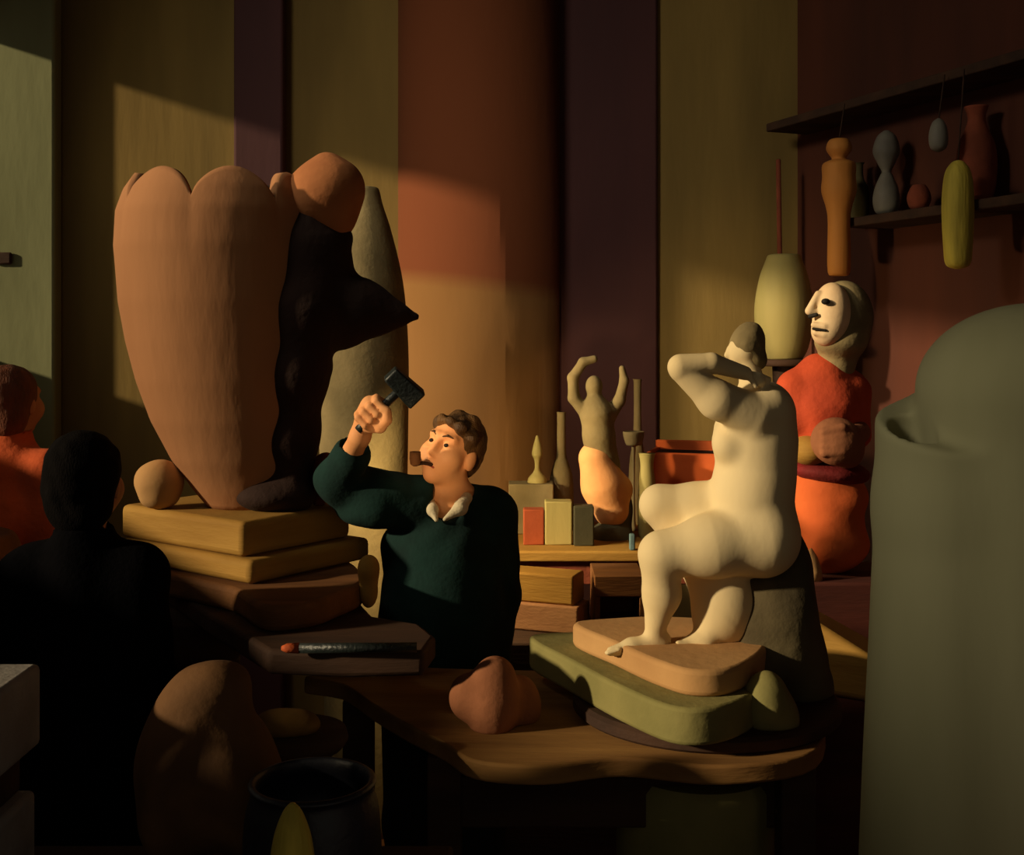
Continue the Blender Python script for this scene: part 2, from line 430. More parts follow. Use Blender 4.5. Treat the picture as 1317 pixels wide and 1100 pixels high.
lump('clay_ball', 474, 731, 3.2, 14, 17, yellow_wood, 'small ochre ball on the stand beside the man\'s dark sweater', 'ball', ST, extra=[(474, 760, 12, 22)])
# iron bar on the front of the stand top
a = ONZ(362, 834, ST+.014); b = ONZ(536, 833, ST+.014)
bar = thing('iron_bar', ((a.x+b.x)/2, (a.y+b.y)/2, ST), 'long dark iron bar with rusty orange tip along the stand edge', 'bar')
m1 = a.lerp(b, .13)
g = tube_geo([m1, b], [.012, .012]); link('shaft', g[0], g[1], iron, bar)
g = tube_geo([a, a.lerp(m1, .3), m1], [.005, .011, .0125]); link('tip', g[0], g[1], rust, bar, label='rusty orange tip')

# tall pale form standing behind the sculpture
tj = (P(468, 500, 4.6).x, 4.6)
prof_t = [(.13, 0), (.15, .3), (.165, 1.0), (.175, 1.6), (.175, 1.9), (.155, 2.15), (.11, 2.35), (.075, 2.46), (.06, 2.52), (.045, 2.53)]
prof_s = [(r_, z_) for r_, z_ in [(lambda p: (p.x, p.y))(p) for p in catmull([(r, z, 0) for r, z in prof_t], 5)]]
g = lathe_geo(tj, prof_s, 48)
tag(link('floor_vase', g[0], g[1], dusk_olive, None, (tj[0], tj[1], 0)), 'tall dusky olive vase on the floor behind the sculpture\'s dark beak', 'vase')

# ------------------------------------------------------------------ heads, hands, people
def head(S, C, M, s=1.0):
    T = lambda x, y, z: C+M@(Vector((x, y, z))*s)
    rot = M
    S.ell(T(0, -.012, .032), (.074*s, .093*s, .084*s), rot, .02)
    S.ell(T(0, .03, -.045), (.060*s, .062*s, .066*s), rot, .03)
    S.ball(T(0, .066, -.092), .02*s, .03)
    for k in (-1, 1):
        S.ball(T(k*.036, .055, -.026), .034*s, .03)
        S.cone(T(k*.014, .084, .038), .008*s, T(k*.044, .068, .036), .008*s, .02)
        S.ell(T(k*.076, -.012, -.012), (.011*s, .020*s, .031*s), rot, .012)
        S.ball(T(k*.031, .094, .014), .014*s, .012, 'sub')
        S.ball(T(k*.03, .071, .013), .0135*s, .006)
    S.cone(T(0, .086, .024), .007*s, T(0, .104, -.018), .0125*s, .014)
    for k in (-1, 1): S.ball(T(k*.011, .093, -.022), .009*s, .008)
    S.cone(T(-.018, .083, -.052), .0065*s, T(.018, .083, -.052), .0065*s, .008)
    S.cone(T(-.014, .083, -.064), .0075*s, T(.014, .083, -.064), .0075*s, .008)
    return T
def eyes(T, s, parent, m=None):
    for k in (-1, 1):
        S = Sdf(); S.ell(T(k*.030, .0815, .013), (.0085*s, .0075*s, .0065*s), None, .002); sobj(S, 'eye', m or blackish, parent, .0014)
        S = Sdf(); S.chain([T(k*.014, .0915, .036), T(k*.028, .088, .043), T(k*.044, .078, .040)], [.0028*s, .0032*s, .0022*s], .004); sobj(S, 'eyebrow', hair_m, parent, .0014)
def basis(fwd, up):
    f = Vector(fwd).normalized(); r = f.cross(Vector(up)).normalized(); u_ = r.cross(f)
    return Matrix((r, f, u_)).transposed()
def hang_hand(S, w, dr, side):
    """relaxed hanging hand: wrist w, direction dr, thumb to the front"""
    d = Vector(dr).normalized(); fr = Vector((0, -1, 0)); fr = (fr-d*fr.dot(d)).normalized(); n = d.cross(fr)*side
    S.cone(w, .026, w+d*.03, .028, .01); S.ell(w+d*.06, (.018, .04, .045), None, .02)
    for i, L in enumerate((.062, .072, .067, .052)):
        b0 = w+d*.09+fr*(.03-.02*i); c0 = b0+d*L*.5+n*.008; e0 = b0+d*L*.95+n*.026
        S.cone(b0, .0095, c0, .009, .006); S.cone(c0, .009, e0, .0075, .004)
    t0 = w+d*.03+fr*.025; t1 = t0+fr*.025+d*.03; t2 = t1+d*.03+n*.008
    S.cone(t0, .013, t1, .0105, .012); S.cone(t1, .0105, t2, .0085, .004)

# --- the sculptor
MY = 3.5; d = MY/F
q = lambda px, py, Y=MY: P(px, py, Y)
man = thing('person', (q(575, 0).x, MY, 0), 'man in dark teal sweater raising a hammer and smoking a pipe, looking up', 'person')
Mh = basis((-.50, -.83, .24), (.34, .12, .93))
HC = q(581, 580, 3.46); hs = .93
sh_r = q(538, 655, 3.47); el_r = q(434, 618, 3.42); wr_r = q(463, 562, 3.27)
sh_l = q(632, 662, 3.52); el_l = q(640, 765, 3.55); wr_l = q(632, 868, 3.5)
hc = q(481, 534, 3.235)                       # centre of the grip
hx = Vector((.72, -.05, .69)).normalized()    # along the hammer handle
ca = Vector((-.1, -1, 0)); ca = (ca-hx*ca.dot(hx)).normalized(); cb = hx.cross(ca)
if cb.z < 0: cb = -cb                          # upper-left side of the fist
pel = q(572, 868, 3.55)
B = Sdf()
T = head(B, HC, Mh, hs)
B.cone(HC+Mh@Vector((0, -.02, -.06)), .052, q(583, 655, 3.5), .058, .03)
B.chain([q(580, 668, 3.51), q(575, 740, 3.52), q(572, 800, 3.53), pel], [.09, .125, .12, .13], .06)
B.cone(sh_r, .06, sh_l, .06, .05)
B.chain([sh_r, el_r, wr_r], [.05, .038, .027], .02); B.chain([sh_l, el_l, wr_l], [.05, .038, .027], .02)
for k in (-1, 1):
    hp = pel+Vector((k*.085, 0, -.06)); kn = Vector((pel.x+k*.1, 3.52, .48)); an = Vector((pel.x+k*.11, 3.58, .08))
    B.chain([hp, kn, an], [.085, .055, .036], .03); B.cone(an+Vector((0, .03, -.045)), .035, an+Vector((k*.03, -.16, -.05)), .028, .02)
hang_hand(B, wr_l, (-.02, -.05, -1), 1)
# fist round the handle: palm on the upper-left back, four fingers over the near side, thumb below
B.ell(hc+cb*.020-ca*.012, (.030, .034, .040), None, .02)
B.cone(wr_r, .027, hc+cb*.012-ca*.015-hx*.025, .030, .02)
for i in range(4):
    c0 = hc+hx*(-.032+.0225*i); rr = [.032, .034, .033, .030][i]
    ang = [155, 100, 45, -15, -60]
    pp = [c0+(cb*math.sin(R(t))+ca*math.cos(R(t)))*(rr-(.004 if n_ > 2 else 0)) for n_, t in enumerate(ang)]
    B.chain(pp, [.0125, .0125, .0115, .0105, .009], .003)
t0 = hc-hx*.035-cb*.008-ca*.004
B.chain([t0, hc-hx*.008-cb*.036+ca*.012, hc+hx*.020-cb*.036+ca*.020, hc+hx*.040-cb*.020+ca*.026], [.020, .0165, .0135, .011], .01)
man_body = sobj(B, 'body', skin, man, .0042)
eyes(T, hs, man_body)
S = Sdf(); S.cone(T(-.020, .0875, -.0515), .0042, T(.020, .0875, -.0515), .0042, .004); S.cone(T(-.016, .0882, -.0635), .005, T(.016, .0882, -.0635), .005, .004)
sobj(S, 'lips', lip_m, man_body, .0015)
# hair: a cap swept back, with the face left clear
S = Sdf(); S.ell(T(0, -.026, .040), (.083*hs, .098*hs, .088*hs), Mh, .02)
S.ell(T(0, -.07, -.015), (.066*hs, .05*hs, .065*hs), Mh, .03)
for i, (x, y, z, r) in enumerate([(-.045, .058, .078, .020), (-.01, .070, .086, .018), (.03, .060, .084, .020), (.058, .025, .075, .026), (.068, -.01, .05, .024), (.07, -.045, .03, .028), (-.068, .015, .06, .022), (.03, -.02, .108, .026), (-.03, -.02, .106, .024), (.06, -.05, .075, .03), (.062, -.06, -.01, .026)]):
    S.ball(T(x, y, z), r*hs, .014)
S.ell(T(0, .098, -.005), (.062*hs, .075*hs, .080*hs), Mh, .015, 'sub')
S.ell(T(0, .06, -.07), (.1*hs, .055*hs, .07*hs), Mh, .015, 'sub')
for k in (-1, 1): S.ell(T(k*.085, -.008, -.022), (.022*hs, .026*hs, .036*hs), Mh, .008, 'sub')
sobj(S, 'hair', hair_m, man, .0035, wob=.002, wf=120)
# sweater
W = Sdf()
W.chain([q(582, 672, 3.51), q(574, 735, 3.52), q(570, 800, 3.53), q(570, 860, 3.54), q(572, 910, 3.55)], [.12, .165, .175, .17, .165], .08)
W.ell(q(572, 700, 3.51), (.19, .13, .1), None, .06)
W.cone(q(546, 650, 3.48), .062, q(622, 655, 3.52), .062, .05)
W.chain([q(548, 652, 3.47), q(490, 640, 3.43), el_r+Vector((0, .0, .0))], [.082, .074, .064], .03)
W.chain([el_r, q(452, 586, 3.34)], [.064, .056], .03)
W.chain([sh_l, el_l, wr_l+Vector((0, 0, .03))], [.082, .066, .048], .03)
W.ball(q(512, 630, 3.42), .040, .03); W.ball(q(545, 628, 3.45), .036, .03)
W.ell(q(470, 660, 3.43), (.08, .06, .035), None, .05)
W.cone(q(455, 575, 3.33), .040, q(468, 545, 3.24), .034, .006, 'sub')
W.ell(q(582, 632, 3.47), (.066, .085, .05), None, .015, 'sub'); W.ell(q(574, 652, 3.385), (.05, .06, .045), None, .015, 'sub')
sw = sobj(W, 'sweater', sweater_m, man, .006, wob=.0045, wf=34)
# collar: two folded points around the neck
S = Sdf()
nb = q(585, 645, 3.49)
for i in range(22):
    t = math.radians(-150+300*i/21); p = nb+Vector((.066*math.sin(t), -.060*math.cos(t), .016-.014*math.cos(t)))
    if i: S.cone(pv, .012, p, .012, .006)
    pv = p
S.chain([q(552, 644, 3.43), q(556, 656, 3.395), q(561, 669, 3.37)], [.015, .017, .006], .01)
S.chain([q(600, 640, 3.43), q(592, 654, 3.385), q(572, 668, 3.365)], [.016, .020, .006], .01)
sobj(S, 'collar', white_cloth, man, .003)
S = Sdf()
for k in (-1, 1):
    hp = pel+Vector((k*.085, 0, -.06)); kn = Vector((pel.x+k*.1, 3.52, .48)); an = Vector((pel.x+k*.11, 3.58, .11))
    S.chain([hp, kn, an], [.11, .082, .066], .03)
S.ell(pel+Vector((0, 0, -.03)), (.16, .13, .09), None, .05)
sobj(S, 'trousers', trouser_m, man, .008)
for k in (-1, 1):
    an = Vector((pel.x+k*.11, 3.58, .08)); S = Sdf(); S.cone(an+Vector((0, .03, -.036)), .045, an+Vector((k*.03, -.17, -.044)), .037, .02)
    sobj(S, 'shoe', dark_wood, man, .006, zmin=0.)
# hammer in the fist
hd = hc+hx*.115
ham = thing('hammer', hc, 'dark iron-headed hammer gripped in the man\'s raised fist', 'hammer')
g = tube_geo([hc-hx*.062, hc-hx*.045, hc, hc+hx*.06, hd+hx*.02], [.012, .0145, .0145, .0125, .0125]); link('handle', g[0], g[1], iron, ham)
k2 = (Vector((.62, .25, -.74))); k2 = (k2-hx*k2.dot(hx)).normalized(); k3 = hx.cross(k2)
def hbox(c, a, la, b, lb, e, le, taper=1.):
    vv = []
    for sa in (-1, 1):
        tp = taper if sa < 0 else 1.
        for sb in (-1, 1):
            for se in (-1, 1): vv.append(tuple(c+a*(sa*la)+b*(sb*lb*tp)+e*(se*le*tp)))
    ff = [(0, 1, 3, 2), (4, 6, 7, 5), (0, 4, 5, 1), (2, 3, 7, 6), (0, 2, 6, 4), (1, 5, 7, 3)]
    return vv, ff
g = hbox(hd, k2, .055, hx, .030, k3, .028, .8); link('hammer_head', g[0], g[1], iron, ham, None, False, .006)
# pipe between the lips
m0 = T(-.010, .084, -.058); b0 = q(534, 590, 3.33)
pipe = thing('tobacco_pipe', m0, 'small brown pipe clenched between the man\'s lips', 'pipe')
st = catmull([m0, m0.lerp(b0, .55)+Vector((0, 0, -.004)), b0+Vector((.006, .006, -.016)), b0+Vector((0, 0, -.014))], 5)
g = tube_geo(st, [.0055]*len(st)); link('stem', g[0], g[1], dark_wood, pipe)
g = lathe_geo(b0, [(.006, b0.z-.022), (.014, b0.z-.016), (.0165, b0.z), (.0155, b0.z+.02), (.011, b0.z+.02), (.009, b0.z+.004), (.002, b0.z+.002)], 24)
link('pipe_bowl', g[0], g[1], brown_wood, pipe)

# --- two onlookers on the left
def onlooker(px, topy, Y, fwd, hair, cloth, label, hair_r, hem, shw, garment, tilt=(0, 0, 1), arms_in=.0, s=1.0, cap=None):
    x = (px-CX)/F*Y; top = CZ-(topy-HY)/F*Y
    p = thing('person', (x, Y, 0), label, 'person')
    fw = Vector((fwd[0], fwd[1], 0)).normalized(); rt = Vector((fw.y, -fw.x, 0)); up = Vector((0, 0, 1))
    C = Vector((x, Y, top-.118*s)); M = basis(fw, tilt)
    B = Sdf(); T = head(B, C, M, s)
    sz = top-.335; nk = Vector((x, Y, sz+.03))-fw*.02
    B.cone(C+M@Vector((0, -.02, -.06)), .05, nk, .055, .03)
    bz_ = top-.80
    B.chain([nk-up*.08, Vector((x, Y, sz-.25)), Vector((x, Y, bz_))], [.09, .115, .12], .06)
    W = Sdf()
    W.chain([nk-up*.045, Vector((x, Y, sz-.2)), Vector((x, Y, sz-.38)), Vector((x, Y, hem+.14))], [.1, .15, .155, .155], .08)
    W.chain([nk-up*.02, nk+up*.06], [.088, .074], .03)
    for k in (-1, 1):
        sh = nk+rt*(k*shw)-up*.05; el = sh+rt*(k*.05)-up*.29-fw*.02; wr = el-up*.20+fw*.11
        B.cone(nk-up*.05, .06, sh, .05, .04); B.chain([sh, el, wr], [.05, .037, .026], .02)
        hang_hand(B, wr, fw*.5-up, k)
        W.chain([nk-up*.025, sh, el, wr], [.07, .074, .066, .046], .05)
        hp = Vector((x, Y, bz_))+rt*(k*.085); an = Vector((x, Y, .08))+rt*(k*.1); kn = (hp+an)/2+fw*.02
        B.chain([hp, kn, an], [.085, .055, .036], .03); B.cone(an-fw*.03-up*.045, .035, an+fw*.16-up*.05, .028, .02)
    pb_ = sobj(B, 'body', skin_dim, p, .006)
    W.cone(nk+up*.07, .062, nk+up*.2, .066, .008, 'sub')
    sobj(W, garment, cloth, p, .008, wob=.006, wf=22)
    eyes(T, s, pb_)
    H = Sdf(); H.ell(T(0, -.03, .035), tuple(v_*s for v_ in hair_r), M, .03); H.ell(T(0, -.05, -.04), (.084*s, .062*s, .09*s), M, .04)
    H.ell(T(0, .105, -.02), (.066*s, .075*s, .085*s), M, .015, 'sub')
    H.ell(T(0, .07, -.09), (.1*s, .07*s, .07*s), M, .015, 'sub')
    sobj(H, 'hair', hair, p, .005, wob=.003, wf=70)
    S = Sdf()
    for k in (-1, 1):
        hp = Vector((x, Y, bz_))+rt*(k*.085); an = Vector((x, Y, .12))+rt*(k*.1); kn = (hp+an)/2+fw*.02
        S.chain([hp, kn, an], [.11, .08, .062], .03)
    S.ell(Vector((x, Y, bz_)), (.15, .13, .1), None, .05)
    sobj(S, 'trousers', black_cloth if cloth is black_cloth else trouser_m, p, .01)
    for k in (-1, 1):
        an = Vector((x, Y, .08))+rt*(k*.1); S = Sdf(); S.cone(an-fw*.03-up*.036, .045, an+fw*.17-up*.044, .037, .02)
        sobj(S, 'shoe', dark_wood, p, .008, zmin=0.)
    return p
onlooker(112, 558, 2.9, (.04, 1), dark_hair, black_cloth, 'person in black seen from behind, dark hair, in front of the block stack', (.09, .105, .095), .55, .13, 'coat', s=1.0)
onlooker(18, 472, 3.95, (.25, .95), red_hair, orange_cloth, 'person in orange-red jacket with brown hair, cut off by the left edge', (.088, .104, .092), .75, .16, 'jacket', s=1.0)

# ------------------------------------------------------------------ foreground table with the nude
TZ = 1.0
tb = thing('work_table', (.1, 2.95, 0), 'dark brown work table with a curved front edge under heart-shaped lump and statue', 'table')
pts = catmull([ONZ(*q_, TZ) for q_ in ((392, 870), (440, 880), (478, 905), (520, 930), (570, 955), (610, 978), (700, 985), (800, 975), (930, 985), (1050, 965), (1050, 905), (980, 870), (850, 862), (700, 862), (600, 860), (500, 858))], 5, True)
g = prism_geo([(p.x, p.y) for p in pts], TZ-.045, TZ); link('top', g[0], g[1], mat('olive_brown_table_wood', (158, 116, 64), (128, 90, 48), 4., (.4, 3, 3), .8, .2), tb, None, False, .012)
for lx, ly in ((-.16, 2.78), (.66, 2.72), (-.42, 3.2), (.72, 3.1)):
    g = box_geo(lx-.04, lx+.04, ly-.04, ly+.04, 0, TZ-.045); link('leg', g[0], g[1], dark_wood, tb, None, False, .006)
g = box_geo(-.2, .68, 2.76, 2.80, .78, .9); link('apron', g[0], g[1], dark_wood, tb, None, False, .006)

lump('clay_lump', 634, 902, 2.82, 36, 50, clay_pink, 'heart-shaped pinkish-brown lump lying on the work table in front of the man', 'clay lump', TZ, extra=[(598, 896, 21, 28), (638, 866, 20, 20), (632, 942, 20, 26), (668, 908, 28, 40, .06)], ryd=36)
# turntable, slabs
tc = (P(905, 0, 2.98).x, 2.96)
g = lathe_geo(tc, [(.325, TZ), (.335, TZ+.008), (.335, TZ+.03), (.325, TZ+.038)], 72)
tag(link('turntable', g[0], g[1], dark_wood, None, (tc[0], tc[1], TZ), False, .0), 'round dark turntable on the work table carrying the nude statue', 'turntable')
zg = TZ+.038
gz = zg+.085
top = catmull([ONZ(*q_, gz) for q_ in ((681, 818), (735, 850), (800, 884), (870, 910), (935, 906), (978, 882), (968, 848), (920, 822), (830, 815), (750, 812))], 6, True)
g = prism_geo([(p.x, p.y) for p in top], zg, gz)
tag(link('stone_slab', g[0], g[1], green_stone, None, None, False, .01), 'moss-green boat-shaped slab with a pointed left end, lowest under the nude statue', 'slab')
tz = gz+.062
top = catmull([ONZ(*q_, tz) for q_ in ((737, 801), (790, 826), (840, 848), (890, 862), (945, 858), (985, 832), (975, 808), (920, 796), (850, 792), (790, 794))], 6, True)
tops = [tz-.002-.0*p.x for p in top]
nude_base = ONZ(900, 835, tz)
nude = thing('nude_statue', (nude_base.x, nude_base.y, gz), 'cream plaster statue of a seated nude with an arm raised over the head', 'statue')
g = prism_geo([(p.x, p.y) for p in top], gz, tz); link('plinth', g[0], g[1], tan_plaster, nude, None, False, .012)
NY = 2.95; d = NY/F
n_ = lambda px, py, o=0.: P(px, py, NY+o)
S = Sdf()
# torso
S.chain([n_(974, 690), n_(966, 642), n_(973, 600), n_(972, 556), n_(976, 530)], [47*d, 48*d, 44*d, 47*d, 39*d], .05)
S.ell(n_(934, 570, -.045), (17*d, 20*d, 21*d), None, .03); S.ell(n_(936, 570, .05), (17*d, 20*d, 21*d), None, .03)
S.ell(n_(980, 690), (42*d, 58*d, 45*d), None, .04)
S.cone(n_(988, 526, -.05), 27*d, n_(988, 526, .07), 27*d, .04)
# head and neck
S.cone(n_(974, 520, .01), 17*d, n_(962, 470, .02), 15*d, .02)
S.ell(n_(959, 446, .02), (20*d, 21*d, 27*d), Euler((0, R(20), 0)).to_matrix(), .012)
S.ell(n_(946, 455, .02), (9*d, 10*d, 14*d), None, .015); S.cone(n_(938, 449, .02), 3*d, n_(935, 457, .02), 4*d, .008)
# near arm: shoulder, elbow pointing left, forearm back over the brow
S.chain([n_(968, 534, -.07), n_(922, 514, -.10), n_(877, 477, -.115)], [29*d, 23*d, 15*d], .02)
S.chain([n_(875, 472, -.118), n_(915, 467, -.115), n_(958, 480, -.085)], [16*d, 12.5*d, 9*d], .006)
S.ell(n_(972, 487, -.075), (13*d, 7*d, 8*d), Euler((0, R(25), 0)).to_matrix(), .008)
for i in range(4): S.cone(n_(976, 482+3.6*i, -.08), 3.6*d, n_(990-i*2, 488+4.*i, -.06), 2.8*d, .003)
S.cone(n_(964, 485, -.09), 3.8*d, n_(972, 497, -.09), 3.*d, .005)
# far arm resting on the far thigh
S.chain([n_(975, 530, .08), n_(968, 600, .11), n_(930, 650, .085)], [25*d, 19*d, 12*d], .02); S.ell(n_(915, 656, .07), (14*d, 12*d, 7*d), None, .01)
for i in range(4): S.cone(n_(908, 655, .055+.009*i), 3.6*d, n_(892, 660, .052+.01*i), 2.8*d, .003)
# near leg
S.chain([n_(978, 692, -.04), n_(915, 702, -.06), n_(852, 712, -.065)], [46*d, 38*d, 28*d], .03)
S.chain([n_(850, 714, -.065), n_(851, 765, -.05), n_(842, 812, -.055)], [27*d, 23*d, 12.5*d], .02)
S.chain([n_(850, 824, -.05), n_(812, 832, -.065), n_(786, 838, -.075)], [13*d, 10*d, 6*d], .015)
for i in range(5): S.cone(n_(796, 836, -.088+.007*i), 3.4*d, n_(782-2*(i == 4), 840, -.09+.0075*i), 2.9*d, .003)
# far leg, knee raised, shin crossing under
S.chain([n_(960, 668, .04), n_(900, 655, .05), n_(848, 648, .05)], [38*d, 33*d, 25*d], .03)
S.chain([n_(850, 652, .05), n_(900, 715, .04), n_(928, 775, .01)], [25*d, 30*d, 34*d], .02)
S.ell(n_(932, 785, -.01), (41*d, 34*d, 50*d), Euler((0, R(12), 0)).to_matrix(), .03)
S.chain([n_(922, 800, -.02), n_(906, 824, -.04), n_(882, 829, -.05)], [26*d, 15*d, 9*d], .02)
for i in range(5): S.cone(n_(884, 829, -.062+.007*i), 3.8*d, n_(872+i, 827, -.064+.0075*i), 3.2*d, .003)
sobj(S, 'body', plaster, nude, .0042)
S = Sdf(); S.ell(n_(961, 441, .022), (22*d, 24*d, 28*d), Euler((0, R(22), 0)).to_matrix(), .02); S.ball(n_(972, 462, .02), 15*d, .02)
S.ell(n_(938, 459, .02), (13*d, 22*d, 17*d), None, .008, 'sub')
sobj(S, 'hair', rock_m, nude, .004, wob=.0015, wf=120, label='dull grey-brown hair')
S = Sdf()
S.ell(n_(990, 800, .03), (62*d, 62*d, 78*d), None, .04); S.ell(n_(1010, 845, .03), (50*d, 62*d, 46*d), None, .04)
S.ell(n_(1008, 755, .06), (32*d, 48*d, 62*d), None, .04); S.ell(n_(955, 852, .0), (52*d, 60*d, 24*d), None, .05)
S.ell(n_(1020, 725, .06), (18*d, 46*d, 46*d), None, .04); S.ell(n_(1022, 880, .04), (40*d, 50*d, 60*d), None, .05); S.ell(n_(1042, 900, .04), (26*d, 42*d, 40*d), None, .04)
sobj(S, 'rock_seat', mat('shaded_grey_plaster', (104, 92, 64), (78, 68, 48), 5., (1, 1, 1), .9, .3), nude, .006, wob=.008, wf=24, zmin=zg)  # grey plaster darkened: the shade on the seat is put into its colour
lump('round_stone', 985, 905, 2.72, 31, 42, green_stone, 'rounded olive stone on the turntable in front of the nude statue', 'stone', zg, extra=[(1005, 925, 22, 30, .01)])
# drum below the table
g = lathe_geo((tc[0]-.03, 2.9), [(.19, 0), (.2, .02), (.2, .86), (.19, .88)], 48)
tag(link('storage_drum', g[0], g[1], green_stone, None, (tc[0]-.03, 2.9, 0), False), 'dull olive drum standing on the floor beneath the work table', 'drum')

# ------------------------------------------------------------------ back workbench and what stands on it
BZ = 1.15
bx0, bx1, by0, by1 = -.05, .96, 4.3, 4.98
bench = thing('workbench', ((bx0+bx1)/2, (by0+by1)/2, 0), 'long back workbench with ochre top and red-brown apron behind the nude statue', 'workbench')
g = box_geo(bx0, bx1, by0, by1, BZ-.04, BZ); link('top', g[0], g[1], yellow_wood, bench, None, False, .008)
g = box_geo(bx0+.03, bx1-.03, by0+.03, by1-.03, BZ-.13, BZ-.04); link('apron', g[0], g[1], clay_red, bench, None, False, .005, label='red-brown apron')
for lx in (bx0+.08, bx1-.08):
    for ly in (by0+.08, by1-.08):
        g = box_geo(lx-.04, lx+.04, ly-.04, ly+.04, 0, BZ-.13); link('leg', g[0], g[1], dark_wood, bench, None, False, .005)
# timbers and crate between bench and man
g = box_geo(-.06, .46, 3.82, 4.22, 0, .94)
tag(link('packing_chest', g[0], g[1], dark_wood, None, None, False, .01), 'dark wooden chest on the floor carrying two timbers and a crate', 'chest')
cu = (.93, -.37); cw = (.37, .93)
g = rbox_geo((-.03, 4.0), cu, .27, cw, .13, .94, 1.035)
tag(link('timber', g[0], g[1], rose_wood, None, None, False, .008), 'thick rosy-brown timber lying on the chest beneath the yellow one', 'timber', 'timbers on the chest')
g = rbox_geo((-.045, 4.02), cu, .27, cw, .12, 1.035, 1.135)
tag(link('timber', g[0], g[1], yellow_wood, None, None, False, .008), 'ochre-yellow timber lying on top of the rosy-brown one', 'timber', 'timbers on the chest')
cx0, cx1, cy0, cy1, cz0, cz1 = .28, .45, 3.95, 4.18, .94, 1.13
crate = thing('open_crate', ((cx0+cx1)/2, (cy0+cy1)/2, cz0), 'small brown crate with a dark open front beside the timbers', 'crate')
t_ = .018
for nm, gg in (('top_panel', box_geo(cx0, cx1, cy0, cy1, cz1-.07, cz1)), ('bottom_panel', box_geo(cx0, cx1, cy0, cy1, cz0, cz0+t_)),
               ('side_panel', box_geo(cx0, cx0+t_, cy0, cy1, cz0+t_, cz1-.07)), ('side_panel', box_geo(cx1-t_, cx1, cy0, cy1, cz0+t_, cz1-.07)), ('back_panel', box_geo(cx0+t_, cx1-t_, cy1-t_, cy1, cz0+t_, cz1-.07))):
    link(nm, gg[0], gg[1], brown_wood, crate, None, False, .003)
# small goods on the bench, left to right
def bbox(px0, px1, Y, h, m, name, label, cat, dep=.09, rot=0., base=BZ, bev=.005):
    x0, x1 = (px0-CX)/F*Y, (px1-CX)/F*Y
    g = box_geo(x0, x1, Y, Y+dep, base, base+h)
    return tag(link(name, g[0], g[1], m, None, None, False, bev), label, cat)
def lathe(name, px, Y, prof, m, label, cat, base, group=None, n=32):
    """prof in metres above base: smooth turned shape"""
    x = (px-CX)/F*Y
    pr = [(max(p.x, .001), base+p.y) for p in catmull([(r, z, 0) for r, z in prof], 5)]
    g = lathe_geo((x, Y), pr, n)
    return tag(link(name, g[0], g[1], m, None, (x, Y, base)), label, cat, group)
bbox(654, 712, 4.66, .2, dusk_olive, 'wooden_box', 'large dim olive box at the back behind the small orange box', 'box', .12)
bbox(673, 700, 4.42, .135, mat('dull_orange_paint', (164, 78, 42), (140, 64, 36), 5.), 'small_box', 'small upright orange box on the bench right of the man', 'box', .07)
bbox(701, 736, 4.42, .165, pear_m, 'small_box', 'pale green-grey box next to the small orange box', 'box', .08)
bbox(738, 764, 4.40, .15, mat('dark_olive_paint', (70, 66, 46), None, 5.), 'small_box', 'dark olive box between the pale box and the figurine', 'box', .07)
lathe('candlestick', 691, 4.72, [(.04, 0), (.035, .02), (.012, .05), (.012, .09), (.022, .115), (.016, .15), (.004, .19)], pear_m, 'small pale candlestick with a pointed top on the large olive box', 'candlestick', BZ+.2)
lathe('bottle', 722, 4.8, [(.045, 0), (.05, .05), (.048, .2), (.03, .27), (.02, .31), (.018, .46), (.021, .48)], dusk_olive, 'tall dim olive bottle behind the pale green-grey box', 'bottle', BZ)
lathe('bottle', 820, 4.93, [(.035, 0), (.04, .05), (.035, .25), (.018, .38), (.016, .58), (.021, .61)], dusk_olive, 'slim long-necked olive bottle just right of the figurine', 'bottle', BZ)
lathe('goblet', 815, 4.78, [(.04, 0), (.035, .01), (.008, .03), (.008, .33), (.03, .345), (.042, .38), (.044, .40), (.038, .40)], dusk_olive, 'thin-stemmed olive goblet between the figurine and the orange tub', 'goblet', BZ)
lathe('small_jar', 832, 4.6, [(.03, 0), (.036, .05), (.034, .2), (.026, .28), (.031, .32), (.034, .33)], pear_m, 'narrow pale jar squeezed against the left side of the orange tub', 'jar', BZ)
bbox(810, 817, 4.31, .06, blue_m, 'paint_tin', 'tiny dull blue tin on the bench edge beside the statue\'s knee', 'tin', .03)

# figurine with raised arms
FY = 4.6; d = FY/F
q = lambda px, py, o=0.: P(px, py, FY+o)
fig = thing('figurine', (q(782, 0).x, FY, BZ), 'olive figurine with raised arms and lit peach lower body on the bench', 'figurine')
S = Sdf(); S.chain([q(766, 590), q(776, 625), q(786, 655)], [22*d, 27*d, 23*d], .03); S.ball(q(794, 630, .02), 20*d, .03)
sobj(S, 'hips', peach, fig, .005, label='lower body, peach where lit')  # peach tone puts the light falling on the hips into the colour
S = Sdf(); S.chain([q(776, 600, .02), q(770, 560), q(768, 532), q(765, 518)], [22*d, 19*d, 20*d, 12*d], .03); S.ell(q(764, 497), (11*d, 11*d, 14*d), None, .02)
S.chain([q(755, 533), q(738, 512), q(737, 486), q(750, 466), q(764, 462)], [9*d, 7.5*d, 7*d, 6*d, 5*d], .01)
S.chain([q(783, 535), q(797, 515), q(803, 490), q(800, 474)], [10*d, 7.5*d, 6*d, 4*d], .01)
sobj(S, 'torso', dusk_olive, fig, .005)
S = Sdf(); S.ell(q(786, 692), (29*d, 30*d, 22*d), None, .02); S.ell(q(794, 660, .05), (20*d, 22*d, 40*d), None, .03)
sobj(S, 'rough_base', mat('grey_green_clay', (104, 100, 74), (76, 74, 54), 6.), fig, .006, wob=.004, wf=40, zmin=BZ)

